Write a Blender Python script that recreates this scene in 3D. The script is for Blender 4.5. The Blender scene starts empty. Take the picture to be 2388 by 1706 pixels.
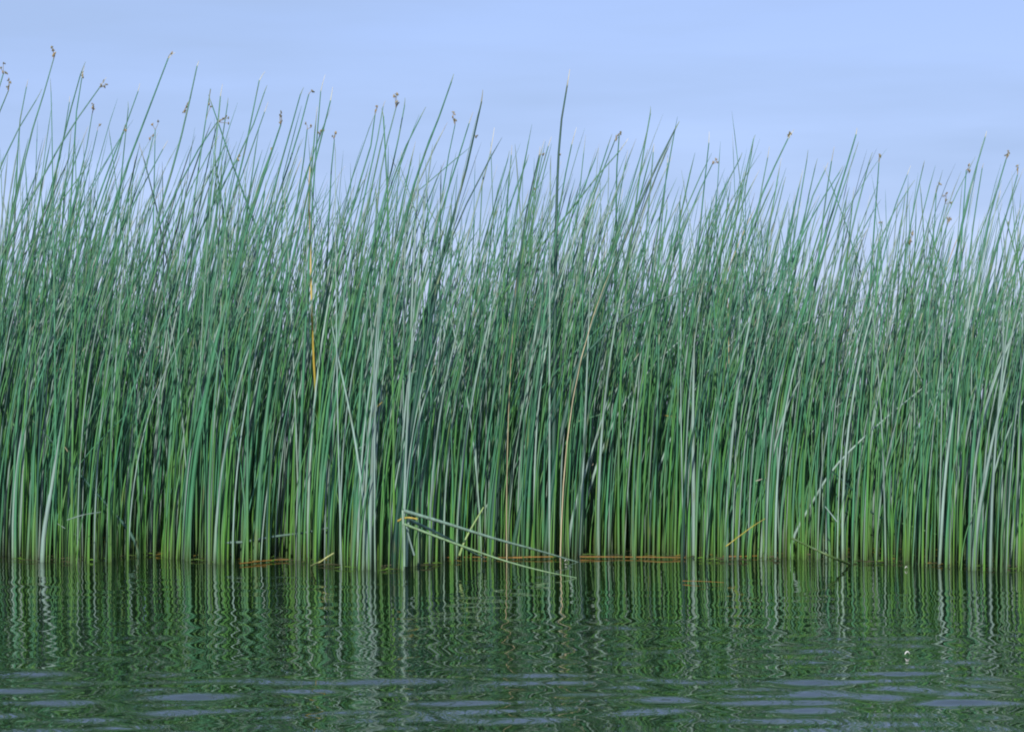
import bpy, math, random
import numpy as np

# ---------------------------------------------------------------- camera, sky, sun, exposure
SC = bpy.context.scene
W, HH, F = 2388.0, 1706.0, 5700.0          # photograph size and focal length in its pixels
HOR = 851.0                                 # horizon row
CAMZ = 0.69
K = 0.625                                   # stem size against a first estimate
TILT = math.atan((HOR - HH / 2) / F)

cam_data = bpy.data.cameras.new("camera")
cam_data.sensor_width = 36.0
cam_data.lens = 36.0 * F / W
cam_data.clip_start = 0.1
cam_data.clip_end = 20000
cam = bpy.data.objects.new("camera", cam_data)
SC.collection.objects.link(cam)
cam.location = (0, 0, CAMZ)
cam.rotation_euler = (math.pi / 2 + TILT, 0, 0)
SC.camera = cam

SUN_EL, SUN_ROT = math.radians(30), math.radians(186)
world = bpy.data.worlds.new("World")
SC.world = world
world.use_nodes = True
nt = world.node_tree
N, L = nt.nodes, nt.links
N.clear()
out = N.new("ShaderNodeOutputWorld")
bg = N.new("ShaderNodeBackground")
bg.inputs["Strength"].default_value = 0.12
sky = N.new("ShaderNodeTexSky")
sky.sky_type = 'NISHITA'
sky.sun_disc = False
sky.sun_elevation = SUN_EL
sky.sun_rotation = SUN_ROT
sky.air_density = 1.0
sky.dust_density = 0.1
sky.ozone_density = 3.0
tint = N.new("ShaderNodeMix"); tint.data_type = 'RGBA'; tint.blend_type = 'MULTIPLY'
tint.inputs["Factor"].default_value = 1.0
tint.inputs["B"].default_value = (0.82, 0.74, 1.02, 1)
# thin streaks of high cloud
tc = N.new("ShaderNodeTexCoord")
mp = N.new("ShaderNodeMapping")
mp.inputs["Scale"].default_value = (2.2, 2.2, 15.0)
mp.inputs["Rotation"].default_value = (0, 0.16, 0)
nz = N.new("ShaderNodeTexNoise")
nz.inputs["Scale"].default_value = 2.1
nz.inputs["Detail"].default_value = 4.0
nz.inputs["Roughness"].default_value = 0.5
rmp = N.new("ShaderNodeMapRange")
rmp.inputs["From Min"].default_value = 0.42
rmp.inputs["From Max"].default_value = 0.72
rmp.inputs["To Min"].default_value = 0.70
rmp.inputs["To Max"].default_value = 0.9
cl = N.new("ShaderNodeMix"); cl.data_type = 'RGBA'
cl.inputs["B"].default_value = (2.36, 3.24, 4.98, 1)
L.new(tc.outputs["Generated"], mp.inputs["Vector"])
L.new(mp.outputs["Vector"], nz.inputs["Vector"])
L.new(nz.outputs["Fac"], rmp.inputs["Value"])
L.new(rmp.outputs["Result"], cl.inputs["Factor"])
L.new(sky.outputs["Color"], tint.inputs["A"])
L.new(tint.outputs["Result"], cl.inputs["A"])
L.new(cl.outputs["Result"], bg.inputs["Color"])
L.new(bg.outputs["Background"], out.inputs["Surface"])

sd = bpy.data.lights.new("sun", 'SUN')
sd.energy = 3.5
sd.angle = math.radians(0.5)
sd.color = (1.0, 0.95, 0.87)
sun = bpy.data.objects.new("sun", sd)
SC.collection.objects.link(sun)
sdir = (math.sin(SUN_ROT) * math.cos(SUN_EL), math.cos(SUN_ROT) * math.cos(SUN_EL), math.sin(SUN_EL))
from mathutils import Vector
sun.rotation_euler = Vector(sdir).to_track_quat('Z', 'Y').to_euler()
sun.location = (-20, -20, 30)

SC.view_settings.view_transform = 'Standard'
SC.view_settings.look = 'None'
SC.view_settings.exposure = 0.45
SC.view_settings.gamma = 1.0
SC.view_settings.use_curve_mapping = False
SC.render.engine = 'CYCLES'
SC.cycles.filter_width = 1.9

rng = np.random.default_rng(11)
random.seed(11)

# ---------------------------------------------------------------- helpers
ct, st = math.cos(TILT), math.sin(TILT)


def at(px, py, Y):
    """World point seen at pixel (px, py) of the photograph at distance Y."""
    u, v = (px - W / 2) / F, (HH / 2 - py) / F
    dy, dz = ct - v * st, st + v * ct
    s = Y / dy
    return np.array((u * s, Y, CAMZ + dz * s))


def project(p):
    x, y, z = p[0], p[1], p[2] - CAMZ
    d = y * ct + z * st
    v = (-y * st + z * ct) / d
    return W / 2 + F * x / d, HH / 2 - F * v


def water_y(py):
    """Distance of the water surface seen at row py."""
    v = (HH / 2 - py) / F
    return -CAMZ * (ct - v * st) / (st + v * ct)


def spline(pts, n):
    """Catmull-Rom through pts, n samples evenly along it."""
    P = np.asarray(pts, float)
    Q = np.vstack([2 * P[0] - P[1], P, 2 * P[-1] - P[-2]])
    o = []
    for i in range(len(P) - 1):
        a, b, c, d = Q[i:i + 4]
        for t in np.linspace(0, 1, 12, endpoint=False):
            o.append(0.5 * (2 * b + (c - a) * t + (2 * a - 5 * b + 4 * c - d) * t * t + (3 * b - a - 3 * c + d) * t ** 3))
    o.append(P[-1])
    o = np.array(o)
    s = np.r_[0, np.cumsum(np.linalg.norm(np.diff(o, axis=0), axis=1))]
    t = np.linspace(0, s[-1], n)
    return np.stack([np.interp(t, s, o[:, k]) for k in range(3)], 1)


class Tubes:
    """Collects tapered tubes and links them as one mesh."""
    def __init__(self):
        self.v, self.f, self.c, self.n = [], [], [], 0

    def add(self, P, R, col, k=6, phase=0.0):
        P = np.asarray(P, float); m = len(P)
        R = np.broadcast_to(np.asarray(R, float), (m,))
        T = np.gradient(P, axis=0)
        T /= np.linalg.norm(T, axis=1)[:, None] + 1e-12
        ref = np.array((0.0, 1.0, 0.0)) if abs(T[m // 2][1]) < 0.8 else np.array((1.0, 0.0, 0.0))
        A = np.cross(T, ref); A /= np.linalg.norm(A, axis=1)[:, None]
        B = np.cross(T, A)
        a = np.arange(k) * 2 * math.pi / k + phase
        ring = (np.cos(a)[None, :, None] * A[:, None] + np.sin(a)[None, :, None] * B[:, None]) * R[:, None, None]
        V = (P[:, None] + ring).reshape(-1, 3)
        i = np.arange(m - 1)[:, None] * k
        j = np.arange(k)[None]
        j2 = (j + 1) % k
        Fq = np.stack([i + j, i + j2, i + k + j2, i + k + j], -1).reshape(-1, 4) + self.n
        col = np.asarray(col, float)
        if col.ndim == 1:
            col = np.broadcast_to(col, (m, 3))
        self.v.append(V); self.f.append(Fq)
        self.c.append(np.repeat(col, k, axis=0))
        self.n += len(V)

    def build(self, name, mat, parent=None, origin=(0, 0, 0)):
        V = np.concatenate(self.v) - np.asarray(origin, float)
        Fq = np.concatenate(self.f); C = np.concatenate(self.c)
        me = bpy.data.meshes.new(name)
        me.vertices.add(len(V)); me.vertices.foreach_set("co", V.ravel())
        me.loops.add(Fq.size); me.loops.foreach_set("vertex_index", Fq.ravel().astype(np.int32))
        me.polygons.add(len(Fq))
        me.polygons.foreach_set("loop_start", np.arange(0, Fq.size, 4, dtype=np.int32))
        me.polygons.foreach_set("use_smooth", np.ones(len(Fq), bool))
        ca = me.color_attributes.new("tone", 'FLOAT_COLOR', 'POINT')
        ca.data.foreach_set("color", np.c_[C, np.ones(len(C))].ravel())
        me.update(calc_edges=True)
        me.materials.append(mat)
        o = bpy.data.objects.new(name, me)
        SC.collection.objects.link(o)
        if parent is not None:
            o.parent = parent
        return o


def thing(name, loc):
    o = bpy.data.objects.new(name, None)
    o.empty_display_size = 0.1
    o.location = tuple(loc)
    SC.collection.objects.link(o)
    return o


def tag(o, label=None, cat=None, group=None, kind=None):
    if label: o["label"] = label
    if cat: o["category"] = cat
    if group: o["group"] = group
    if kind: o["kind"] = kind
    return o


# ---------------------------------------------------------------- materials
def stem_material(name, rough, wax, spec=0.5):
    m = bpy.data.materials.new(name); m.use_nodes = True
    t = m.node_tree; n, l = t.nodes, t.links
    b = n["Principled BSDF"]
    b.inputs["Roughness"].default_value = rough
    b.inputs["Specular IOR Level"].default_value = spec
    a = n.new("ShaderNodeAttribute"); a.attribute_name = "tone"
    g = n.new("ShaderNodeNewGeometry")
    mpn = n.new("ShaderNodeMapping"); mpn.inputs["Scale"].default_value = (100, 100, 3.5)
    ns = n.new("ShaderNodeTexNoise"); ns.inputs["Scale"].default_value = 1.0; ns.inputs["Detail"].default_value = 3
    r = n.new("ShaderNodeMapRange")
    r.inputs["From Min"].default_value = 0.3; r.inputs["From Max"].default_value = 0.75
    r.inputs["To Min"].default_value = 0.72; r.inputs["To Max"].default_value = 1.35
    mx = n.new("ShaderNodeMix"); mx.data_type = 'RGBA'; mx.blend_type = 'MULTIPLY'; mx.inputs["Factor"].default_value = 1
    # mottled waxy bloom
    ns2 = n.new("ShaderNodeTexNoise"); ns2.inputs["Scale"].default_value = 1.0; ns2.inputs["Detail"].default_value = 2
    mp2 = n.new("ShaderNodeMapping"); mp2.inputs["Scale"].default_value = (27, 27, 2.1)
    r2 = n.new("ShaderNodeMapRange")
    r2.inputs["From Min"].default_value = 0.5; r2.inputs["From Max"].default_value = 0.75
    r2.inputs["To Max"].default_value = wax
    mw = n.new("ShaderNodeMix"); mw.data_type = 'RGBA'; mw.inputs["B"].default_value = (0.26, 0.33, 0.30, 1)
    l.new(g.outputs["Position"], mpn.inputs["Vector"]); l.new(mpn.outputs["Vector"], ns.inputs["Vector"])
    l.new(g.outputs["Position"], mp2.inputs["Vector"]); l.new(mp2.outputs["Vector"], ns2.inputs["Vector"])
    l.new(ns.outputs["Fac"], r.inputs["Value"]); l.new(a.outputs["Color"], mx.inputs["A"]); l.new(r.outputs["Result"], mx.inputs["B"])
    l.new(ns2.outputs["Fac"], r2.inputs["Value"]); l.new(r2.outputs["Result"], mw.inputs["Factor"])
    ns3 = n.new("ShaderNodeTexNoise"); ns3.inputs["Scale"].default_value = 1.0; ns3.inputs["Detail"].default_value = 4
    mp3 = n.new("ShaderNodeMapping"); mp3.inputs["Scale"].default_value = (43, 43, 7.0)
    r3 = n.new("ShaderNodeMapRange")
    r3.inputs["From Min"].default_value = 0.60; r3.inputs["From Max"].default_value = 0.72
    r3.inputs["To Max"].default_value = 0.55
    mb = n.new("ShaderNodeMix"); mb.data_type = 'RGBA'; mb.inputs["B"].default_value = (0.13, 0.14, 0.05, 1)
    l.new(g.outputs["Position"], mp3.inputs["Vector"]); l.new(mp3.outputs["Vector"], ns3.inputs["Vector"])
    l.new(ns3.outputs["Fac"], r3.inputs["Value"]); l.new(r3.outputs["Result"], mb.inputs["Factor"])
    l.new(mx.outputs["Result"], mw.inputs["A"]); l.new(mw.outputs["Result"], mb.inputs["A"]); l.new(mb.outputs["Result"], b.inputs["Base Color"])
    return m


M_STEM = stem_material("green_stem", 0.42, 0.22)
M_DRY = stem_material("dry_stem", 0.6, 0.0, 0.3)
M_SPIKE = stem_material("spikelet_scales", 0.7, 0.0, 0.2)


def water_material():
    m = bpy.data.materials.new("lake_water"); m.use_nodes = True
    t = m.node_tree; n, l = t.nodes, t.links
    b = n["Principled BSDF"]
    b.inputs["Base Color"].default_value = (0.009, 0.021, 0.005, 1)
    b.inputs["Roughness"].default_value = 0.025
    b.inputs["IOR"].default_value = 1.45
    g = n.new("ShaderNodeNewGeometry")
    mp_ = n.new("ShaderNodeMapping"); mp_.inputs["Scale"].default_value = (9, 22, 1)
    ns = n.new("ShaderNodeTexNoise"); ns.inputs["Scale"].default_value = 1.0; ns.inputs["Detail"].default_value = 2
    bp = n.new("ShaderNodeBump"); bp.inputs["Strength"].default_value = 0.12; bp.inputs["Distance"].default_value = 0.004
    l.new(g.outputs["Position"], mp_.inputs["Vector"]); l.new(mp_.outputs["Vector"], ns.inputs["Vector"])
    l.new(ns.outputs["Fac"], bp.inputs["Height"]); l.new(bp.outputs["Normal"], b.inputs["Normal"])
    return m


M_WATER = water_material()

# ---------------------------------------------------------------- water: one sheet, rippled, to the horizon
def axis(lo, hi, step, far_lo, far_hi, grow=1.35):
    a = list(np.arange(lo, hi, step))
    d, x = step, a[-1]
    while x < far_hi:
        d *= grow; x += d; a.append(x)
    d, x = step, a[0]
    while x > far_lo:
        d *= grow; x -= d; a.insert(0, x)
    return np.array(a)


def smooth(e0, e1, x):
    t = np.clip((x - e0) / (e1 - e0), 0, 1)
    return t * t * (3 - 2 * t)


def build_water():
    X = axis(-2.6, 2.6, 0.014, -6000, 6000)
    Y = axis(4.0, 9.6, 0.0062, -1500, 9000)
    gx, gy = np.meshgrid(X, Y)
    z = np.zeros_like(gx)
    r = np.random.default_rng(5)
    near = 1 - smooth(4.7, 6.6, gy)
    mid = 0.34 + 0.66 * (1 - smooth(4.8, 8.0, gy))
    side = 0.72 + 0.8 * smooth(-0.9, 0.4, gx)
    # slow swell running towards the boat
    for i in range(7):
        lam = r.uniform(0.30, 0.60)
        th = r.normal(0.08, 0.5)
        k = 2 * math.pi / lam
        z += near * side * 0.008 / k * np.sin(k * (gx * math.sin(th) + gy * math.cos(th)) + r.uniform(0, 6.28))
    # hand-wide ripples, crests mostly along the bed
    for i in range(34):
        lam = r.uniform(0.11, 0.27)
        th = r.normal(0.0, 0.62)
        k = 2 * math.pi / lam
        z += mid * 0.0105 / k * np.sin(k * (gx * math.sin(th) + gy * math.cos(th)) + r.uniform(0, 6.28))
    for i in range(14):
        lam = r.uniform(0.04, 0.08)
        th = r.normal(0.0, 0.7)
        k = 2 * math.pi / lam
        z += mid * 0.003 / k * np.sin(k * (gx * math.sin(th) + gy * math.cos(th)) + r.uniform(0, 6.28))
    # short cross ripples that break the crests up
    for i in range(16):
        lam = r.uniform(0.045, 0.10)
        th = r.choice((-1, 1)) * r.normal(1.25, 0.22)
        k = 2 * math.pi / lam
        z += mid * 0.0035 / k * np.sin(k * (gx * math.sin(th) + gy * math.cos(th)) + r.uniform(0, 6.28))
    # livelier wavelets close to the boat
    close = (1 - smooth(4.7, 6.5, gy)) * side
    for i in range(22):
        lam = r.uniform(0.09, 0.17)
        th = r.normal(0.15, 0.5)
        k = 2 * math.pi / lam
        z += close * 0.0135 / k * np.sin(k * (gx * math.sin(th) + gy * math.cos(th)) + r.uniform(0, 6.28))
    # patchiness: calmer and rougher lanes
    patch = 0.75 + 0.35 * np.sin(gx * 1.3 + 0.7) * np.sin(gy * 2.1 + 0.4 * gx + 1.0) + 0.2 * np.sin(gy * 5.2 + gx * 0.6)
    z *= patch
    fade = smooth(-4, -2.6, gx) * (1 - smooth(2.6, 4, gx)) * smooth(2.2, 4.0, gy) * (1 - smooth(9.6, 12, gy))
    z *= fade
    V = np.stack([gx, gy, z], -1).reshape(-1, 3)
    ny, nx = gx.shape
    i = np.arange(ny - 1)[:, None] * nx
    j = np.arange(nx - 1)[None]
    Fq = np.stack([i + j, i + j + 1, i + nx + j + 1, i + nx + j], -1).reshape(-1, 4)
    me = bpy.data.meshes.new("water")
    me.vertices.add(len(V)); me.vertices.foreach_set("co", V.ravel())
    me.loops.add(Fq.size); me.loops.foreach_set("vertex_index", Fq.ravel().astype(np.int32))
    me.polygons.add(len(Fq)); me.polygons.foreach_set("loop_start", np.arange(0, Fq.size, 4, dtype=np.int32))
    me.polygons.foreach_set("use_smooth", np.ones(len(Fq), bool))
    me.update(calc_edges=True)
    me.materials.append(M_WATER)
    o = bpy.data.objects.new("water", me)
    SC.collection.objects.link(o)
    tag(o, kind="structure")


build_water()

# ---------------------------------------------------------------- bulrush colours
BLUE = np.array((0.046, 0.182, 0.084))      # blue-green
GREEN = np.array((0.056, 0.195, 0.040))     # mid green
LEAF = np.array((0.100, 0.225, 0.022))      # yellow-green foot
PALE = np.array((0.200, 0.295, 0.255))      # waxy grey-green
DARK = np.array((0.016, 0.072, 0.046))      # dark blue-green
TAN = np.array((0.42, 0.36, 0.22))
CREAM = np.array((0.62, 0.58, 0.46))
YELLOW = np.array((0.50, 0.36, 0.05))
ORANGE = np.array((0.25, 0.130, 0.03))
BROWN = np.array((0.20, 0.17, 0.10))
MUD = np.array((0.030, 0.030, 0.012))
TONES = {'blue': BLUE, 'green': GREEN, 'pale': PALE, 'dark': DARK, 'yellow': YELLOW, 'tan': TAN}


def stem_colours(t, tone, foot=0.12):
    """Real colour along a stem: muddy line, yellow-green foot, body, bluer top."""
    base = TONES[tone] * rng.uniform(0.85, 1.18)
    t = np.asarray(t)[:, None]
    top = base * 0.55 + np.array((0.058, 0.165, 0.135)) * 0.45 if tone in ('blue', 'green') else base
    c = base + (top - base) * np.clip((t - 0.4) / 0.6, 0, 1)
    if tone == 'yellow':
        w = np.clip((t - 0.58) / 0.3, 0, 1); c = c * (1 - w) + TAN * w
        w = np.clip((0.5 - t) / 0.12, 0, 1); c = c * (1 - w) + GREEN * w
    if tone in ('blue', 'green', 'pale', 'dark'):
        k = {'pale': 0.45, 'dark': 0.3}.get(tone, 0.9)
        w = np.clip(1 - t / foot, 0, 1) * k
        c = c * (1 - w) + LEAF * w
        w = np.clip(1 - t / rng.uniform(.03, .055), 0, 1) ** 0.7 * 0.8
        c = c * (1 - w) + MUD * w
    return c


def radii(t, r0, end=0.22):
    return r0 * (1 - (1 - end) * np.asarray(t) ** 1.25)


# front edge of the bed, measured along the waterline of the photograph: (column, row)
EDGE = [(-700, 1325), (0, 1305), (150, 1318), (330, 1300), (480, 1318), (640, 1310), (800, 1330), (950, 1332), (1060, 1312),
        (1200, 1306), (1420, 1304), (1560, 1304), (1700, 1312), (1850, 1306), (2000, 1312), (2150, 1318), (2280, 1330), (2388, 1335), (3100, 1320)]
EX = np.array([at(c, r, water_y(r))[0] for c, r in EDGE])
EY = np.array([water_y(r) for c, r in EDGE])


def edge(x):
    return float(np.interp(x, EX, EY))


# ---------------------------------------------------------------- tall stems read off the photograph
CROP = {1: (0, 80, 2.841), 2: (800, 80, 2.841), 3: (1588, 80, 2.841), 4: (0, 650, 2.841), 5: (800, 650, 2.841), 6: (1588, 650, 2.841),
        7: (0, 1100, 2.68), 8: (800, 1100, 2.68), 9: (1588, 1100, 2.68), 10: (900, 1180, 4.546)}


def cp(c, p):
    x0, y0, z = CROP[c]
    return (x0 + p[0] / z, y0 + p[1] / z)


# (crop, points from the top down, tone, radius, dry tip end or None, seed head: list of spikelet points or None, landmark label or None)
S = 'seed'
HERO = [
 (1, [(355,165),(285,410),(210,650),(150,900)], 'blue', .9, None, [(338,82),(355,105),(365,125),(352,140)], "tallest seed-headed bulrush at far left, nodding dark head clear against the sky"),
 (1, [(22,262),(0,340),(-40,470)], 'blue', .9, None, [(20,190),(8,225),(22,250),(38,255)], "seed-headed bulrush cut by the left edge, spikelets in a loose spray"),
 (1, [(55,375),(0,510),(-60,660)], 'blue', .9, None, [(62,300),(68,320),(56,345),(55,362)], "bulrush with narrow brown head just below the far-left spray"),
 (1, [(175,350),(145,500),(125,640),(110,950)], 'blue', .8, (186,300), None, None),
 (1, [(240,435),(110,650),(0,890)], 'blue', .8, None, None, None),
 (1, [(542,290),(510,480),(490,770)], 'blue', .8, (560,210), [(548,250),(545,270),(552,285)], None),
 (1, [(535,262),(430,650),(330,1130)], 'blue', .9, None, None, None),
 (1, [(662,350),(540,520),(440,670),(330,860)], 'blue', .9, (705,285), [(685,310),(670,335),(690,345),(705,332),(668,345)], "seed-headed bulrush leaning hard right, dark clustered head with pale bract"),
 (1, [(610,530),(580,720),(530,930)], 'blue', .7, None, [(618,470),(614,485),(622,495)], None),
 (1, [(645,640),(590,880),(540,1100)], 'blue', .6, None, [(662,600)], None),
 (1, [(338,380),(342,520),(345,700)], 'blue', .6, None, None, None),
 (1, [(460,450),(430,640),(380,860)], 'blue', .7, (461,410), None, None),
 (1, [(915,378),(850,560),(770,760)], 'blue', .8, (926,325), None, None),
 (1, [(850,490),(835,640),(815,830)], 'blue', .7, None, None, None),
 (1, [(1115,158),(950,590),(850,850),(720,1250)], 'blue', 1., (1160,122), [(1135,128)], "long smooth bulrush leaning right with one spikelet and a hooked dry tip"),
 (1, [(1306,210),(1220,600),(1140,900),(1050,1200)], 'blue', 1., (1320,175), [(1235,485),(1225,505),(1215,515)], "tall bulrush with a dark spikelet knot partway down its stem"),
 (1, [(1395,362),(1340,720),(1300,1000)], 'blue', .8, None, [(1388,465),(1398,480)], None),
 (1, [(1460,410),(1432,700),(1400,1000)], 'blue', .9, (1475,330), None, None),
 (1, [(1508,460),(1480,640),(1440,900)], 'blue', .8, None, None, None),
 (1, [(1440,580),(1310,770),(1100,1180)], 'blue', .9, None, [(1455,570),(1480,558),(1500,545),(1512,552),(1512,588)], "bulrush leaning right with an ochre head bent over sideways"),
 (1, [(1405,470),(1580,970),(1700,1280),(1850,1690)], 'blue', .9, None, None, "long bulrush leaning left across all its neighbours"),
 (1, [(1718,305),(1600,870),(1480,1300)], 'blue', .9, (1757,248), None, None),
 (1, [(1753,380),(1640,700),(1540,880)], 'blue', .9, None, None, None),
 (1, [(1753,515),(1580,1000),(1480,1250)], 'blue', .8, (1777,450), None, None),
 (1, [(1860,600),(1760,900),(1640,1280)], 'blue', 1.2, None, [(1862,515),(1855,535),(1866,545),(1862,575),(1855,588)], "thick bulrush with an upright ochre head of stacked spikelets"),
 (1, [(1800,770),(1720,980),(1640,1250)], 'green', 1.1, None, [(1795,760)], None),
 (1, [(1990,400),(1890,760),(1850,900)], 'blue', .9, None, None, None),
 (1, [(2045,400),(1960,720),(1850,1050)], 'blue', .9, None, [(2068,373)], None),
 (1, [(2125,375),(2105,620),(2085,900)], 'blue', .8, (2155,268), None, None),
 (1, [(2190,440),(2100,800),(2020,1130)], 'blue', 1., (2204,350), None, None),
 (1, [(2120,665),(2040,900),(1980,1120)], 'blue', .8, None, [(2112,655),(2125,640),(2140,638)], None),
 (1, [(2215,700),(2195,900),(2180,1200)], 'blue', .8, None, [(2228,655),(2216,680)], None),
 (1, [(2035,630),(2010,850),(1970,1100)], 'blue', .8, None, [(2025,590),(2060,610)], None),
 (1, [(1080,760),(950,1000),(850,1200)], 'blue', .8, (1112,705), None, None),
 (1, [(1028,630),(1025,800),(1020,1050)], 'blue', .7, None, [(1048,575),(1012,598)], None),
 (1, [(1020,660),(960,900),(880,1100)], 'blue', .7, None, [(990,690),(1015,672)], None),
 (1, [(830,600),(760,850),(690,1050)], 'blue', .8, None, [(830,640)], None),
 (1, [(1580,810),(1540,1000),(1490,1250)], 'blue', .8, None, [(1590,805),(1575,825)], None),
 (2, [(212,530),(180,760),(120,950)], 'blue', .9, None, [(228,484),(218,500)], None),
 (2, [(265,480),(215,760),(170,950)], 'blue', .8, (281,440), None, None),
 (2, [(350,490),(260,850),(220,1200)], 'blue', .9, None, [(355,400),(345,412),(352,450),(358,462)], "upright bulrush with a two-storey pale brown head"),
 (2, [(408,470),(340,820),(230,1250)], 'blue', .9, None, None, None),
 (2, [(515,545),(440,690),(345,920),(240,1250)], 'blue', .9, None, None, None),
 (2, [(718,315),(610,620),(500,900),(420,1200)], 'blue', 1.1, None, None, "tall bare bulrush with a pale node below its sharp tip, no seed head"),
 (2, [(655,500),(560,730),(450,1060)], 'blue', .8, None, None, None),
 (2, [(742,600),(700,800),(660,1050)], 'blue', .7, None, [(730,515),(728,548),(738,568),(748,572)], None),
 (2, [(835,590),(760,830),(680,1080)], 'blue', .9, (862,515), None, None),
 (2, [(918,445),(865,680),(800,960),(720,1240)], 'dark', 1.2, (926,368), [(880,680)], "dark thick bare bulrush with fine hair tip and one low spikelet"),
 (2, [(975,790),(930,960),(850,1250)], 'pale', 1., (1003,618), None, "pale bulrush ending in a long white dry tip"),
 (2, [(1092,825),(1020,1080),(940,1350)], 'blue', .8, None, None, None),
 (2, [(1115,800),(1092,1060),(1075,1250)], 'blue', .8, (1119,735), None, None),
 (2, [(1217,840),(1095,1160),(1020,1380)], 'blue', .9, None, None, None),
 (2, [(1300,800),(1220,1150),(1170,1500)], 'dark', 1., (1305,745), [(1326,796)], None),
 (2, [(1360,740),(1270,1060),(1210,1300)], 'blue', .9, (1382,678), [(1285,1015),(1272,1028)], None),
 (2, [(1485,340),(1440,620),(1427,820),(1415,1100),(1412,1300)], 'dark', 1.3, (1503,232), [(1436,798)], "tallest bulrush near the middle, dark and bare with a white tip"),
 (2, [(1515,730),(1460,1000),(1420,1250)], 'blue', .9, (1547,618), None, None),
 (2, [(1672,820),(1540,1150),(1440,1400)], 'blue', .8, None, None, None),
 (2, [(1757,735),(1640,1090),(1500,1450)], 'blue', .9, None, None, None),
 (2, [(1800,705),(1700,960),(1620,1200)], 'blue', .8, None, [(1810,675),(1822,668),(1840,660),(1812,695),(1806,700)], "slanting bulrush sharing a tangled head with an upright neighbour"),
 (2, [(1830,670),(1812,920),(1810,1250)], 'blue', .9, None, [(1838,655)], None),
 (2, [(1835,770),(1700,920),(1480,1200),(1240,1490)], 'green', .9, (1890,690), None, "bulrush leaning right almost at half a right angle, faint dry tip"),
 (2, [(1990,740),(1890,1080),(1820,1320)], 'blue', .8, None, None, None),
 (2, [(2000,830),(1890,1180),(1800,1420)], 'blue', .8, None, None, None),
 (2, [(2055,780),(2030,1080),(2010,1300)], 'blue', .9, (2061,725), None, None),
 (2, [(2200,630),(2050,930),(1950,1160),(1800,1520)], 'dark', 1.3, None, None, "thick dark bare bulrush leaning right to a sharp point, right of the middle"),
 (2, [(2150,850),(2130,1050),(2110,1250)], 'blue', .8, (2151,800), None, None),
 (3, [(185,720),(160,950),(130,1250)], 'blue', .8, (187,645), None, None),
 (3, [(207,862),(100,1090),(0,1350)], 'blue', .8, None, [(212,850),(232,828),(240,848)], "bulrush with an open three-pronged head just right of a hair-tipped stem"),
 (3, [(392,820),(270,1060),(200,1250)], 'blue', .9, None, None, None),
 (3, [(481,695),(420,960),(360,1250)], 'blue', .9, None, None, None),
 (3, [(575,815),(520,1100),(490,1300)], 'blue', .8, (586,745), None, None),
 (3, [(710,690),(600,920),(500,1160),(440,1400)], 'blue', 1., (750,632), [(722,650),(730,660),(715,672),(722,668)], "tall leaning bulrush on the right, compact dark head with a white bract"),
 (3, [(678,1000),(640,1160),(600,1320)], 'blue', .8, None, None, None),
 (3, [(834,835),(780,1150),(750,1350)], 'blue', .8, None, None, None),
 (3, [(888,885),(840,1100),(800,1320)], 'blue', .8, None, None, None),
 (3, [(955,900),(870,1080),(810,1290)], 'blue', .9, (975,850), None, None),
 (3, [(998,840),(960,1080),(930,1320)], 'blue', .9, (1016,745), None, None),
 (3, [(1050,915),(920,1120),(810,1320)], 'blue', .8, None, None, None),
 (3, [(1160,665),(1050,1030),(950,1350)], 'blue', 1.1, (1166,620), None, "tallest bare bulrush between the two right-hand seed heads, close thin twin beside it"),
 (3, [(1152,790),(1040,1130),(980,1330)], 'blue', .8, None, None, None),
 (3, [(1246,850),(1150,1220),(1110,1400)], 'blue', .9, None, None, None),
 (3, [(1312,850),(1290,1150),(1275,1350)], 'blue', .8, None, [(1316,800),(1320,815)], None),
 (3, [(1500,930),(1440,1080),(1370,1290)], 'blue', .7, (1522,870), None, None),
 (3, [(1508,1025),(1420,1160),(1300,1400)], 'blue', .8, None, None, None),
 (3, [(1606,870),(1540,1160),(1500,1400)], 'blue', .8, None, None, None),
 (3, [(1590,1050),(1605,1250),(1612,1450)], 'blue', .7, None, None, None),
 (3, [(1692,1050),(1680,1250),(1665,1450)], 'blue', .7, None, [(1712,988)], None),
 (3, [(1750,1120),(1710,1270),(1660,1480)], 'blue', .7, None, [(1748,1070),(1760,1052),(1752,1100),(1788,1116)], None),
 (3, [(1765,1255),(1720,1400),(1680,1560)], 'green', .9, None, [(1770,1222),(1782,1215),(1775,1235),(1790,1222)], "low bulrush with a fat orange seed head near the right edge"),
 (3, [(1890,900),(1875,1120),(1860,1350)], 'blue', .8, None, [(1905,868),(1908,900)], None),
 (3, [(2016,680),(1900,1080),(1850,1320)], 'blue', 1., (2026,640), None, None),
 (3, [(1996,885),(1950,1170),(1920,1400)], 'blue', .8, (2006,855), None, None),
 (3, [(2155,825),(2060,1150),(2010,1380)], 'blue', 1., None, [(2168,772),(2175,785),(2160,795),(2150,802),(2168,800)], "right-hand bulrush with a broad tan seed head standing above its neighbours"),
 (3, [(2230,930),(2140,1250),(2090,1420)], 'blue', .9, None, [(2234,868),(2234,885)], None),
 (3, [(2195,1140),(2150,1380),(2120,1500)], 'blue', .8, None, [(2170,1248)], None),
 (3, [(2108,1080),(2060,1250),(2010,1450)], 'pale', .8, (2118,1035), None, None),
 (3, [(1540,1300),(1480,1430),(1420,1560)], 'blue', .7, None, [(1528,1325),(1520,1365),(1510,1378)], None),
 (3, [(1335,1240),(1310,1380),(1290,1550)], 'blue', .7, None, [(1330,1246)], None),
 # dark or pale stems that stand out inside the bed
 (5, [(625,35),(520,600),(430,1100),(370,1500)], 'dark', 1.25, None, None, "thick dark bulrush broken off square at the top, left of the middle"),
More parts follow.
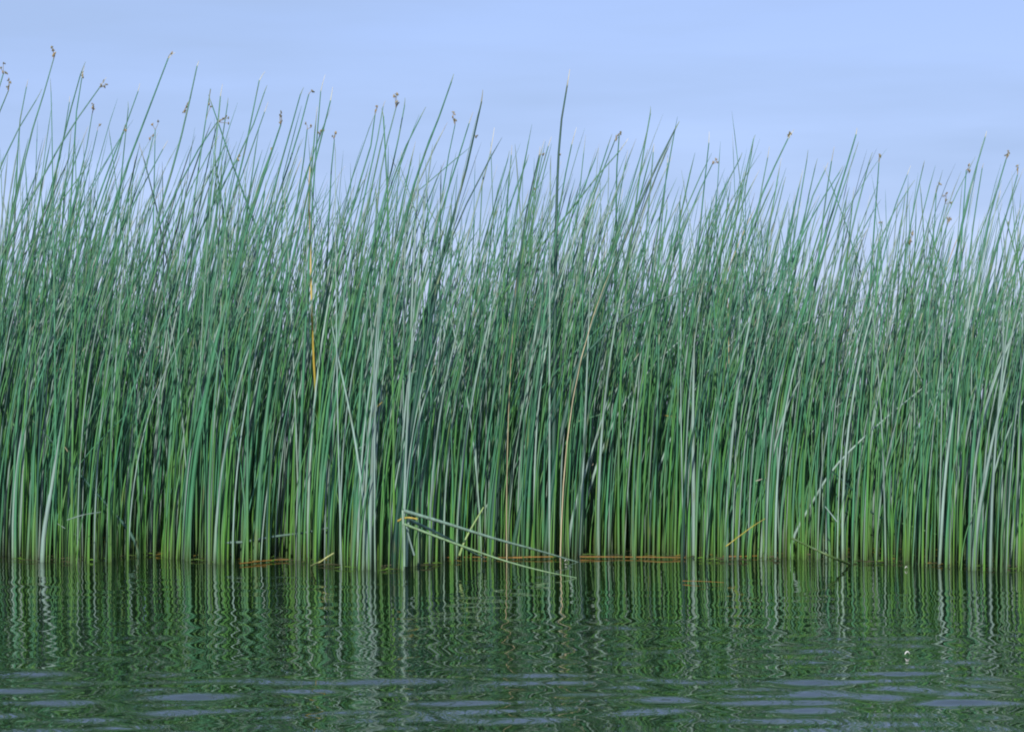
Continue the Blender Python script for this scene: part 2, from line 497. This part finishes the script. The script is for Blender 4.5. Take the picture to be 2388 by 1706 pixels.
 (5, [(1180,-100),(1080,560),(1040,1050),(1000,1450)], 'dark', 1.2, None, None, None),
 (5, [(2360,40),(2250,80),(1900,230),(1680,420),(1500,650),(1400,900),(1300,1150),(1200,1450)], 'dark', 1.1, None, None, "dark bulrush arching over to the right above the pale stems"),
 (6, [(1630,700),(1370,910),(1170,1090),(1000,1270),(870,1480),(790,1620)], 'pale', 1.0, None, None, "pale reed leaning far right on the right side, seen in dashes behind upright stems"),
 (6, [(1130,770),(960,910),(735,1190),(640,1400)], 'pale', .8, None, None, None),
 (6, [(470,310),(320,440),(100,720),(-30,980)], 'pale', .7, None, None, None),
 (5, [(2300,360),(2130,500),(1900,770),(1740,1070),(1570,1600)], 'pale', 1.0, None, None, "pale yellowish bulrush leaning right, right of the middle"),
 (5, [(1762,780),(1680,1040),(1560,1430)], 'pale', .9, None, None, None),
 (5, [(1360,770),(1290,900),(1130,1260),(870,1610)], 'pale', .9, None, None, None),
 (4, [(-120,640),(30,870),(170,1100),(300,1370),(420,1600),(545,1880)], 'green', .9, None, None, None),
 (4, [(262,985),(400,1140),(560,1330),(800,1600)], 'dark', .9, None, None, "dark short bulrush leaning left over the water with an orange foot"),
 (4, [(-130,960),(0,1170),(150,1410),(310,1700),(390,1860)], 'green', .9, None, None, None),
 (4, [(2200,310),(2240,520),(2300,800)], 'pale', .8, None, None, None),
 (4, [(1400,130),(1330,540),(1250,1020),(1180,1450)], 'pale', 1.3, None, None, "broad whitish bulrush on the left reaching the water beside a white twin"),
 (4, [(1465,180),(1440,640),(1410,1050),(1385,1560)], 'pale', 1.35, None, None, "widest white bulrush on the left, gleaming down to its foot"),
 (4, [(480,520),(430,850),(380,1150),(310,1560)], 'pale', 1.2, None, None, None),
 (5, [(250,40),(210,540),(205,900),(180,1600)], 'pale', 1.1, None, None, None),
 (6, [(1960,700),(1900,1000),(1840,1300)], 'pale', 1.1, None, None, None),
 (6, [(90,400),(80,900),(85,1500)], 'pale', 1.2, None, None, None),
 (6, [(2190,600),(2090,950),(2000,1400)], 'pale', 1.1, None, None, None),
]

all_bulrush = []     # dicts for labelling


def make_bulrush(P, r0, tone, tip=None, spikes=None, end=0.24, foot=0.12):
    """P: world points from foot to top. Returns the thing."""
    base = P[0]
    n = 15
    C = spline(P, n)
    t = np.linspace(0, 1, n)
    root = thing("bulrush", base)
    tb = Tubes()
    tb.add(C, radii(t, r0, end), stem_colours(t, tone, foot), 7, rng.uniform(0, 1))
    tb.build("stalk", M_STEM if tone not in ('yellow', 'tan') else M_DRY, root, base)
    d = (C[-1] - C[-2]) / np.linalg.norm(C[-1] - C[-2])
    if tip is None and spikes is None:
        tip = C[-1] + d * rng.uniform(0.02, 0.05) + rng.normal(0, 0.003, 3)
        tcol = BLUE * 0.6 + TAN * 0.4
    else:
        tcol = CREAM * rng.uniform(0.75, 1.15)
    if tip is not None:
        tt = Tubes()
        q = np.stack([C[-1] - d * 0.004, C[-1] * .5 + tip * .5 + d * 0.004, tip])
        tt.add(spline(q, 5), np.linspace(r0 * end * 0.98, r0 * 0.10, 5), np.linspace(stem_colours([1], tone)[0] * .4 + tcol * .6, tcol, 5), 5)
        tt.build("dry_tip", M_DRY, root, base)
    if spikes is not None:
        # a head of thin branches, each ending in a spikelet
        hb = Tubes()
        for s in spikes:
            k = np.argmin(np.linalg.norm(C - s, axis=1) + (np.arange(n) < n - 8) * 10)
            k = n - 1 if np.linalg.norm(C[-1] - s) < 0.065 else k
            o = C[k]
            mid = o * .5 + s * .5 + rng.normal(0, .002, 3)
            hb.add(spline([o, mid, s], 5), np.linspace(r0 * end * .7, r0 * .12, 5), TAN * .6, 4)
        head = hb.build("seed_head", M_DRY, root, base)
        for s in spikes:
            for q in range(2 if len(spikes) < 5 else 1):
                me = SPIKES[rng.integers(len(SPIKES))]
                o = bpy.data.objects.new("spikelet", me)
                SC.collection.objects.link(o)
                o.parent = head
                o.location = tuple(s - base + rng.normal(0, 0.0026, 3) * q)
                o.rotation_euler = (rng.normal(0, .6), rng.normal(.3, .7), rng.uniform(0, 6))
                o.scale = (.58, .58, .62 * rng.uniform(.8, 1.2))
    return root


def spike_mesh(col):
    tb = Tubes()
    z = np.array((-.010, -.008, -.003, .003, .008, .0105))
    r = np.array((.0006, .0032, .0048, .0044, .0026, .0004))
    tb.add(np.c_[z * 0, z * 0, z], r, np.linspace(col * .8, col * 1.1, 6), 6)
    o = tb.build("spikelet", M_SPIKE)
    me = o.data
    bpy.data.objects.remove(o)
    return me


SPIKES = [spike_mesh(BROWN), spike_mesh(BROWN * 1.5), spike_mesh(BROWN * 0.6 + np.array((.02, .03, .01))), spike_mesh(np.array((.30, .22, .10)))]


def hero_world(pts, Y, lean):
    """World points foot to top from picture points (top down)."""
    px = [np.array(p, float) for p in pts]
    yb = project((0, Y, 0))[1]
    a, b = px[-2], px[-1]
    if b[1] < yb - 15:
        s = (b[0] - a[0]) / (b[1] - a[1])
        D = yb - b[1]
        for u in (0.25, 0.5, 0.75, 1.0):
            px.append(np.array((b[0] + s * D * (u - 0.42 * u * u), b[1] + D * u)))
    o = []
    for p in px:
        z = at(p[0], p[1], Y)[2]
        o.append(at(p[0], p[1], Y + lean * max(z, 0) ** 1.5))
    o.reverse()
    o[0][2] = -0.03
    return o, px


for (c, pts, tone, r, tip, spikes, lab) in HERO:
    q = [cp(c, p) for p in pts]
    front = tone in ('dark', 'pale') or r >= 1.2
    x_guess = at(q[-1][0], q[-1][1], 8.5)[0]
    Y = edge(x_guess) + (rng.uniform(0.0, 0.25) if front else rng.uniform(0.1, 1.5))
    if lab and 'dashes' in lab: Y = edge(x_guess) + 0.13; r *= .72
    elif tone == 'pale' and abs(q[0][0] - q[-1][0]) > 75: Y += rng.uniform(.15, .4); r *= .85
    if lab and 'across all' in lab: Y += 0.3
    lean = rng.normal(0, 0.04)
    P, px = hero_world(q, Y, lean)
    Yt = P[-1][1]
    wt = at(*cp(c, tip), Yt) if tip else None
    ws = [at(*cp(c, s), Yt) + np.array((0, rng.normal(0, .006), 0)) for s in spikes] if spikes else None
    r0 = 0.0118 * K * r * Y / 8.3
    broken = lab and 'broken off' in lab
    o = make_bulrush(P, r0, tone, wt, ws, end=0.55 if broken else 0.27)
    all_bulrush.append(dict(o=o, tone=tone, seed=spikes is not None, tip=tip is not None, hero=True, lab=lab, top=q[0], foot=project(P[0]),
                            lean=(q[0][0] - q[-1][0])))

# the one dead yellow stem
q = [(724, 372), (720, 440), (724, 570), (725, 650), (727, 720), (730, 810), (738, 960), (742, 1120), (740, 1300)]
P, px = hero_world(q, 8.75, 0)
o = make_bulrush(P, 0.0088 * K, 'yellow', None, None, end=0.4)
all_bulrush.append(dict(o=o, tone='yellow', seed=False, tip=False, hero=True, lab="single dead yellow bulrush standing among green stems, left of the middle", top=q[0], foot=project(P[0]), lean=0))

# ---------------------------------------------------------------- the bed: random stems behind and between them
N_BED = 8200


def bed_stem():
    while True:
        d = 3.3 * rng.random() ** 1.05
        Y = 7.9 + d
        x = rng.uniform(-1, 1) * (Y * 0.2095 + 0.35)
        e = edge(x * 8.3 / Y)
        Y = Y - 7.9 + e - 0.04 + abs(rng.normal(0, .14))
        # clumps with gaps between
        dens = 0.62 + 0.38 * math.sin(x * 8.1 + 1.3 * math.sin(Y * 3.7)) * math.sin(Y * 4.3 + 1.4 * x)
        if rng.random() < dens:
            return x, Y


def bed_curve(x, Y, h):
    L_ = rng.normal(0.115, 0.07)
    if rng.random() < 0.05: L_ = rng.normal(-0.06, 0.08)
    p = rng.uniform(1.9, 3.0)
    t0 = rng.normal(0.006, 0.02)
    dy = rng.normal(0.0, 0.05)
    s = np.array((0, .14, .28, .42, .56, .70, .84, .95, 1.0))
    X = x + h * (t0 * s + L_ * s ** p)
    Yy = Y + h * dy * s ** 1.6
    C = np.c_[X, Yy, -0.03 + (h + .03) * s * (1 - 0.10 * L_ * s)]
    if rng.random() < 0.05:            # kinked part way up
        i = rng.integers(4, 8); a = float(np.clip(rng.normal(0.15, 0.35), -0.6, 0.7))
        v = C[i + 1:] - C[i]
        C[i + 1:, 0] = C[i, 0] + v[:, 0] * math.cos(a) + v[:, 2] * math.sin(a)
        C[i + 1:, 2] = C[i, 2] - v[:, 0] * math.sin(a) + v[:, 2] * math.cos(a)
    return C


stems = []
for i in range(N_BED):
    x, Y = bed_stem()
    u = x / (Y * 0.2095)
    wob = 0.05 * math.sin(x * 3.3 + 0.5) + 0.03 * math.sin(x * 8.3)
    if rng.random() < 0.40:
        h = float(np.clip(rng.normal(1.20 - 0.085 * u + wob, 0.20), 0.4, 1.66))
    else:
        h = float(np.clip(rng.normal(0.87 - 0.03 * u + wob, 0.14), 0.35, 1.4))
    k = rng.random()
    if k < 0.38: tone = 'blue'
    elif k < 0.74: tone = 'green'
    elif k < 0.93: tone = 'pale'
    elif k < 0.997: tone = 'dark'
    else: tone = 'tan'
    r0 = K * (0.0034 + 0.0050 * rng.random() ** 1.9) * (1.15 if tone == 'pale' else 1)
    stems.append((x, Y, h, tone, r0))

# the frontmost of them inside the frame become things of their own
n_front = 300 - len(all_bulrush)
def in_frame(s):
    px, _ = project((s[0], s[1], 0.0))
    return 5 < px < W - 5 and s[3] != 'tan'
order = sorted([i for i in range(len(stems)) if in_frame(stems[i])], key=lambda i: stems[i][1] - edge(stems[i][0]) - 30 * stems[i][4])
front = set(order[:n_front])

bed = Tubes()
for i, (x, Y, h, tone, r0) in enumerate(stems):
    C = bed_curve(x, Y, h)
    if i in front:
        o = make_bulrush(C, r0, tone, None, None, end=0.46, foot=rng.uniform(.1, .36))
        all_bulrush.append(dict(o=o, tone=tone, seed=False, tip=False, hero=False, lab=None, top=project(C[-1]), foot=project((x, Y, 0)), lean=0))
        continue
    t = np.array((0, .14, .28, .42, .56, .70, .84, .95, 1.0))
    col = stem_colours(t, tone, rng.uniform(.1, .36))
    rr = radii(t, r0, 0.46)
    rr[-1] = r0 * .10
    if rng.random() < 0.35:            # dry pale tip
        col[-1] = CREAM * rng.uniform(.5, 1.1)
    bed.add(C, rr, col, 5, rng.uniform(0, 1.2))
# young shoots between the feet
for i in range(1900):
    x, Y = bed_stem()
    t = np.array((0, .14, .28, .42, .56, .70, .84, .95, 1.0))
    C = bed_curve(x, Y, float(rng.uniform(.16, .62)))
    r0 = K * rng.uniform(.0035, .0068)
    rr = radii(t, r0, .45); rr[-1] = r0 * .1
    bed.add(C, rr, stem_colours(t, 'green' if rng.random() < .7 else 'blue', rng.uniform(.4, .9)), 5, rng.uniform(0, 1.2))
# leaning dead stems and flecks inside the bed
for i in range(150):
    x, Y = bed_stem()
    z = rng.uniform(0.02, 0.95)
    ln = rng.uniform(0.02, 0.10)
    a = rng.normal(0.9, 0.5) * (1 if rng.random() < .75 else -1)
    d = np.array((math.sin(a), rng.normal(0, .2), math.cos(a))) * ln
    p = np.array((x, Y, z))
    col = [CREAM, TAN, YELLOW, PALE, PALE][rng.integers(5)] * rng.uniform(.6, 1.1)
    bed.add(np.stack([p, p + d * .5 + (0, 0, -.01 * ln), p + d]), np.array((.8, 1, .5)) * rng.uniform(.001, .0018), col, 5)
o = bed.build("bulrush_bed", M_STEM)
tag(o, "dense bed of green bulrush stems massed behind the front row", "reed bed", kind="stuff")

# ---------------------------------------------------------------- snapped and fallen stems
def tube_thing(name, pts, r, col, label, cat, group=None, n=10, end=0.5, mat=None):
    b = np.asarray(pts[0], float); r = r * K
    C = spline(pts, n)
    tb = Tubes(); t = np.linspace(0, 1, n)
    tb.add(C, r * (1 - (1 - end) * t), col, 6)
    o = tb.build(name, mat or M_STEM, None, b)
    o.location = tuple(b)
    tag(o, label, cat, group)
    return o


def snapped(stub, upper, r, col, label):
    """A stem still rooted, folded over at a kink: two parts."""
    b = np.asarray(stub[0], float); r = r * K
    root = thing("snapped_bulrush", b)
    C = spline(stub, 7); tb = Tubes(); tb.add(C, np.linspace(r * .75, r * .6, 7), PALE * .55 + LEAF * .3, 6); tb.build("stub", M_STEM, root, b)
    C = spline(upper, 14); tb = Tubes(); tb.add(C, np.linspace(r * .8, r * .3, 14), col, 6); tb.build("fallen_stalk", M_STEM, root, b)
    tag(root, label, "bulrush", "snapped bulrushes lying over the water")


def c10(p, Y): return at(*cp(10, p), Y)
def c7(p, Y): return at(*cp(7, p), Y)
def c9(p, Y): return at(*cp(9, p), Y)
def onw(px, py, z=0.006):
    p = at(px, py, water_y(py)); p[2] = z; return p


snapped([c10((205, 640), 7.98), c10((190, 380), 8.0), c10((178, 45), 8.03)],
        [c10((178, 45), 8.03), c10((600, 170), 8.12), c10((1160, 345), 8.25), c10((1600, 465), 8.4), c10((2060, 600), 8.58)], .0125,
        PALE * .9 + LEAF * .2, "uppermost of the three snapped bulrushes, grey stalk sloping down to the right")
snapped([c10((215, 640), 8.06), c10((225, 400), 8.08), c10((240, 140), 8.1)],
        [c10((240, 140), 8.1), c10((600, 310), 8.2), c10((880, 470), 8.35), c10((1050, 552), 8.5)], .0115,
        PALE * .6 + BLUE * .4, "middle snapped bulrush, shorter green stalk dipping into the water")
snapped([c10((195, 640), 7.94), c10((195, 420), 7.95), c10((192, 188), 7.96)],
        [c10((192, 188), 7.96), c10((560, 330), 7.96), c10((1000, 490), 7.96), c10((1300, 590), 7.95), c10((1680, 690), 7.92), c10((2020, 757), 7.93)], .0095,
        np.array((.13, .23, .10)), "lowest snapped bulrush, long thin stalk curving out over open water")
tube_thing("broken_stem", [c10((300, 520), 8.0), c10((250, 350), 8.0), c10((215, 205), 8.0)], .006, PALE * .8, "short pale broken stem propped under the snapped stalks", "stem", None, end=.7)
tube_thing("dead_leaf", [c10((130, 155), 8.05), c10((185, 128), 8.03), c10((245, 120), 8.02), c10((335, 135), 8.02)], .006, YELLOW * .9 + TAN * .1,
           "curved yellow dead leaf hooked over the snapped stalks", "leaf", None, end=.6, mat=M_DRY)
tube_thing("broken_stem", [c10((780, 520), 8.25), c10((830, 380), 8.25), c10((900, 240), 8.27), c10((1035, 10), 8.3)], .0075, np.array((.22, .32, .10)),
           "bright pale green stem propped aslant behind the snapped stalks", "stem", None, end=.5)
tube_thing("broken_stem", [onw(*cp(7, (1945, 598))), c7((2000, 560), 7.95), c7((2085, 508), 8.0)], .006, np.array((.42, .44, .16)),
           "short cream stem stub slanting out of the water left of the snapped bulrushes", "stem", None, end=.8)
tube_thing("fallen_stem", [c7((1340, 442), 8.6), c7((1520, 438), 8.62), c7((1700, 405), 8.65), c7((1900, 380), 8.7), c7((2070, 345), 8.75)], .009, PALE * .45 + DARK * .55,
           "dark fallen stem lying low behind the left front stems", "stem", None, end=.6)
tube_thing("fallen_stem", [onw(*cp(9, (1050, 585))), c9((940, 530), 8.2), c9((800, 465), 8.25), c9((690, 412), 8.3)], .008, np.array((.07, .13, .03)),
           "dark green fallen stem with orange end sloping into water on the right", "stem", None, end=.7)
tube_thing("fallen_stem", [c9((1360, 320), 8.9), c9((1200, 260), 8.85), c9((1090, 130), 8.8), c9((940, -10), 8.75)], .006, DARK * 1.3,
           "thin dark bent stem hanging across the right-hand front stems", "stem", None, end=.6)
tube_thing("fallen_stem", [c9((1760, 440), 8.8), c9((1550, 375), 8.85), c9((1380, 320), 8.88)], .005, GREEN,
           "thin green stem lying nearly level low on the right", "stem", None, end=.6)
tube_thing("broken_stem", [c7((420, 300), 8.35), c7((520, 268), 8.35), c7((630, 250), 8.38)], .0032, PALE * .8,
           "short pale stem lying nearly level among the far-left stems", "stem", None, end=.6)
tube_thing("broken_stem", [c9((975, 310), 8.45), c9((940, 265), 8.45), c9((900, 215), 8.45)], .005, PALE,
           "tiny pale stem leaning left beside the dark green fallen stem", "stem", None, end=.6)
tube_thing("broken_stem", [c9((280, 465), 8.4), c9((440, 345), 8.45), c9((525, 292), 8.5)], .0032, YELLOW * .7 + LEAF * .3,
           "yellow broken stem slanting up among stems right of the middle", "stem", None, end=.6)

FG = "dead stems floating at the water's edge"
def floating(a, b, r, col, label):
    p, q = onw(*a), onw(*b)
    m = (p + q) / 2 + np.array((0, rng.normal(0, .015), .001))
    tube_thing("floating_stem", [p, m, q], r * .42, col, label, "dead stem", FG, end=.7, mat=M_DRY)


floating(cp(7, (515, 412)), cp(7, (925, 436)), .011, ORANGE * .6 + YELLOW * .5, "bright yellow-orange dead stem floating among the far-left stems")
floating(cp(7, (1500, 583)), cp(7, (1800, 556)), .009, ORANGE, "orange dead stem floating aslant below the left front stems")
floating(cp(8, (540, 546)), cp(8, (1120, 548)), .007, ORANGE * .8, "brown-orange dead stem afloat behind the lowest snapped stalk")
floating(cp(8, (1060, 545)), cp(8, (1330, 540)), .009, ORANGE * 1.2, "thick short orange dead stem afloat under the snapped stalks")
floating(cp(8, (1480, 540)), cp(8, (2140, 545)), .008, ORANGE, "long orange dead stem afloat right of the snapped stalks")
floating(cp(9, (10, 692)), cp(9, (270, 702)), .0034, ORANGE * 1.1, "orange dead stem floating alone on open water in front of the bed")
floating(cp(9, (250, 537)), cp(9, (500, 533)), .009, ORANGE, "short orange dead stem at the waterline right of the middle")
floating(cp(9, (820, 437)), cp(9, (1240, 443)), .008, YELLOW * .8, "yellow dead stem afloat deep between the right-hand stems")
floating(cp(9, (1180, 490)), cp(9, (1720, 498)), .008, YELLOW * .6 + GREEN * .4, "olive dead stem afloat between the right-hand stems")
floating(cp(9, (150, 405)), cp(9, (380, 408)), .008, YELLOW, "pale yellow dead stem afloat deep in the bed right of the middle")
floating(cp(7, (1120, 515)), cp(7, (1460, 522)), .012, DARK * .7, "blackish sodden stem floating between the left white stems")


def fleck(px, py, s, label):
    p = onw(px, py, 0.0); s = s * K
    tb = Tubes()
    z = np.linspace(-.5, .5, 6) * s
    tb.add(np.c_[z, z * .4, 0.004 + .007 * np.cos(z / s * 3)], np.array((.08, .25, .3, .24, .12, .03)) * s * .55, np.array((.55, .55, .52)), 6)
    o = tb.build("feather", M_DRY)
    o.location = tuple(p)
    tag(o, label, "feather", "white feathers on the water")


fleck(*cp(9, (1415, 1150)), .022, "small white feather on open water at lower right")
fleck(*cp(9, (1408, 610)), .016, "white feather at the waterline by the right-hand stems")
fleck(*cp(8, (1395, 565)), .018, "white feather beside the dipping end of the uppermost snapped stalk")

# loose litter collected round the stem feet
lit = Tubes()
for i in range(650):
    x, Y = bed_stem()
    if rng.random() < .25: Y = edge(x) + abs(rng.normal(0, .2))
    a = rng.normal(0, .5); ln = rng.uniform(.006, .045)
    d = np.array((math.cos(a), math.sin(a), 0)) * ln
    p = np.array((x, Y, .004))
    col = [MUD, MUD * 1.5, MUD, BROWN * .5, LEAF * .6, LEAF, YELLOW * .3][rng.integers(7)]
    lit.add(np.stack([p - d, p + (0, 0, .004), p + d]), np.array((.5, 1, .4)) * rng.uniform(.001, .0025), col, 5)
o = lit.build("floating_litter", M_DRY)
tag(o, "brown and green plant litter floating round the stem feet", "plant litter", kind="stuff")

# ---------------------------------------------------------------- labels for the single bulrushes
ORD = ["first", "second", "third", "fourth", "fifth", "sixth", "seventh", "eighth", "ninth", "tenth", "eleventh", "twelfth", "thirteenth", "fourteenth",
       "fifteenth", "sixteenth", "seventeenth", "eighteenth", "nineteenth", "twentieth"]
LM_TOP = [(-99, "the left edge"), (cp(1, (355, 0))[0], "the nodding far-left seed head"), (cp(1, (662, 0))[0], "the hard-leaning seed head"),
          (cp(1, (1115, 0))[0], "the hooked-tip reed"), (cp(1, (1440, 0))[0], "the bent ochre head"), (cp(1, (1860, 0))[0], "the stacked ochre head"),
          (cp(2, (350, 0))[0], "the two-storey brown head"), (cp(2, (918, 0))[0], "the hair-tipped dark reed"), (cp(2, (1485, 0))[0], "the tallest middle reed"),
          (cp(2, (2200, 0))[0], "the sharp dark slanting reed"), (cp(3, (710, 0))[0], "the white-bract seed head"), (cp(3, (1160, 0))[0], "the tall right-hand bare reed"),
          (cp(3, (1765, 0))[0], "the fat orange head")]
LM_FOOT = [(-99, "the left edge"), (194, "the first orange-footed stem"), (352, "the dark orange-footed stem"), (480, "the widest white bulrush"), (560, "the slanting floating orange stem"),
           (730, "the cream stub"), (940, "the snapped stems' kink"), (1090, "the propped bright stem"), (1350, "the uppermost snapped stalk's end"),
           (1590, "the lone floating orange stem"), (1840, "the far-leaning pale reed's foot"), (1980, "the dark fallen stem's foot"), (2113, "the waterline feather"), (2250, "the right-hand white feet")]
TN = {'blue': 'blue-green', 'green': 'mid-green', 'pale': 'pale grey-green', 'dark': 'dark', 'tan': 'tan', 'yellow': 'yellow'}


def ordinal(i):
    return ORD[i] if i < len(ORD) else f"{i + 1}th"


def label_set(items, lms, key, fmt):
    cnt = {}
    for d in sorted(items, key=lambda d: d[key][0]):
        lm = [n for x, n in lms if x <= d[key][0] - 0.5][-1]
        cls = fmt(d)
        cnt[(lm, cls)] = cnt.get((lm, cls), 0) + 1
        d['lab'] = cls[0].replace("@", ordinal(cnt[(lm, cls)] - 1)) + f" right of {lm}"


tops = [d for d in all_bulrush if d['hero'] and not d['lab'] and d['top'][1] < 640]
inner = [d for d in all_bulrush if d['hero'] and not d['lab'] and d['top'][1] >= 640]
rows = [d for d in all_bulrush if not d['hero']]
label_set(tops, LM_TOP, 'top', lambda d: (("@ seed-headed bulrush" if d['seed'] else "@ tall pale-tipped bulrush" if d['tip'] else "@ tall bare bulrush"),))
label_set(inner, LM_FOOT, 'foot', lambda d: ((f"@ slanting {TN[d['tone']]} bulrush" if abs(d['lean']) > 60 else f"@ upright broad {TN[d['tone']]} bulrush"),))
label_set(rows, LM_FOOT, 'foot', lambda d: (f"@ {TN[d['tone']]} front-row bulrush",))
for d in all_bulrush:
    g = "bulrushes topping the bed" if d['hero'] else "front row bulrushes at the water's edge"
    tag(d['o'], d['lab'], "bulrush", g)
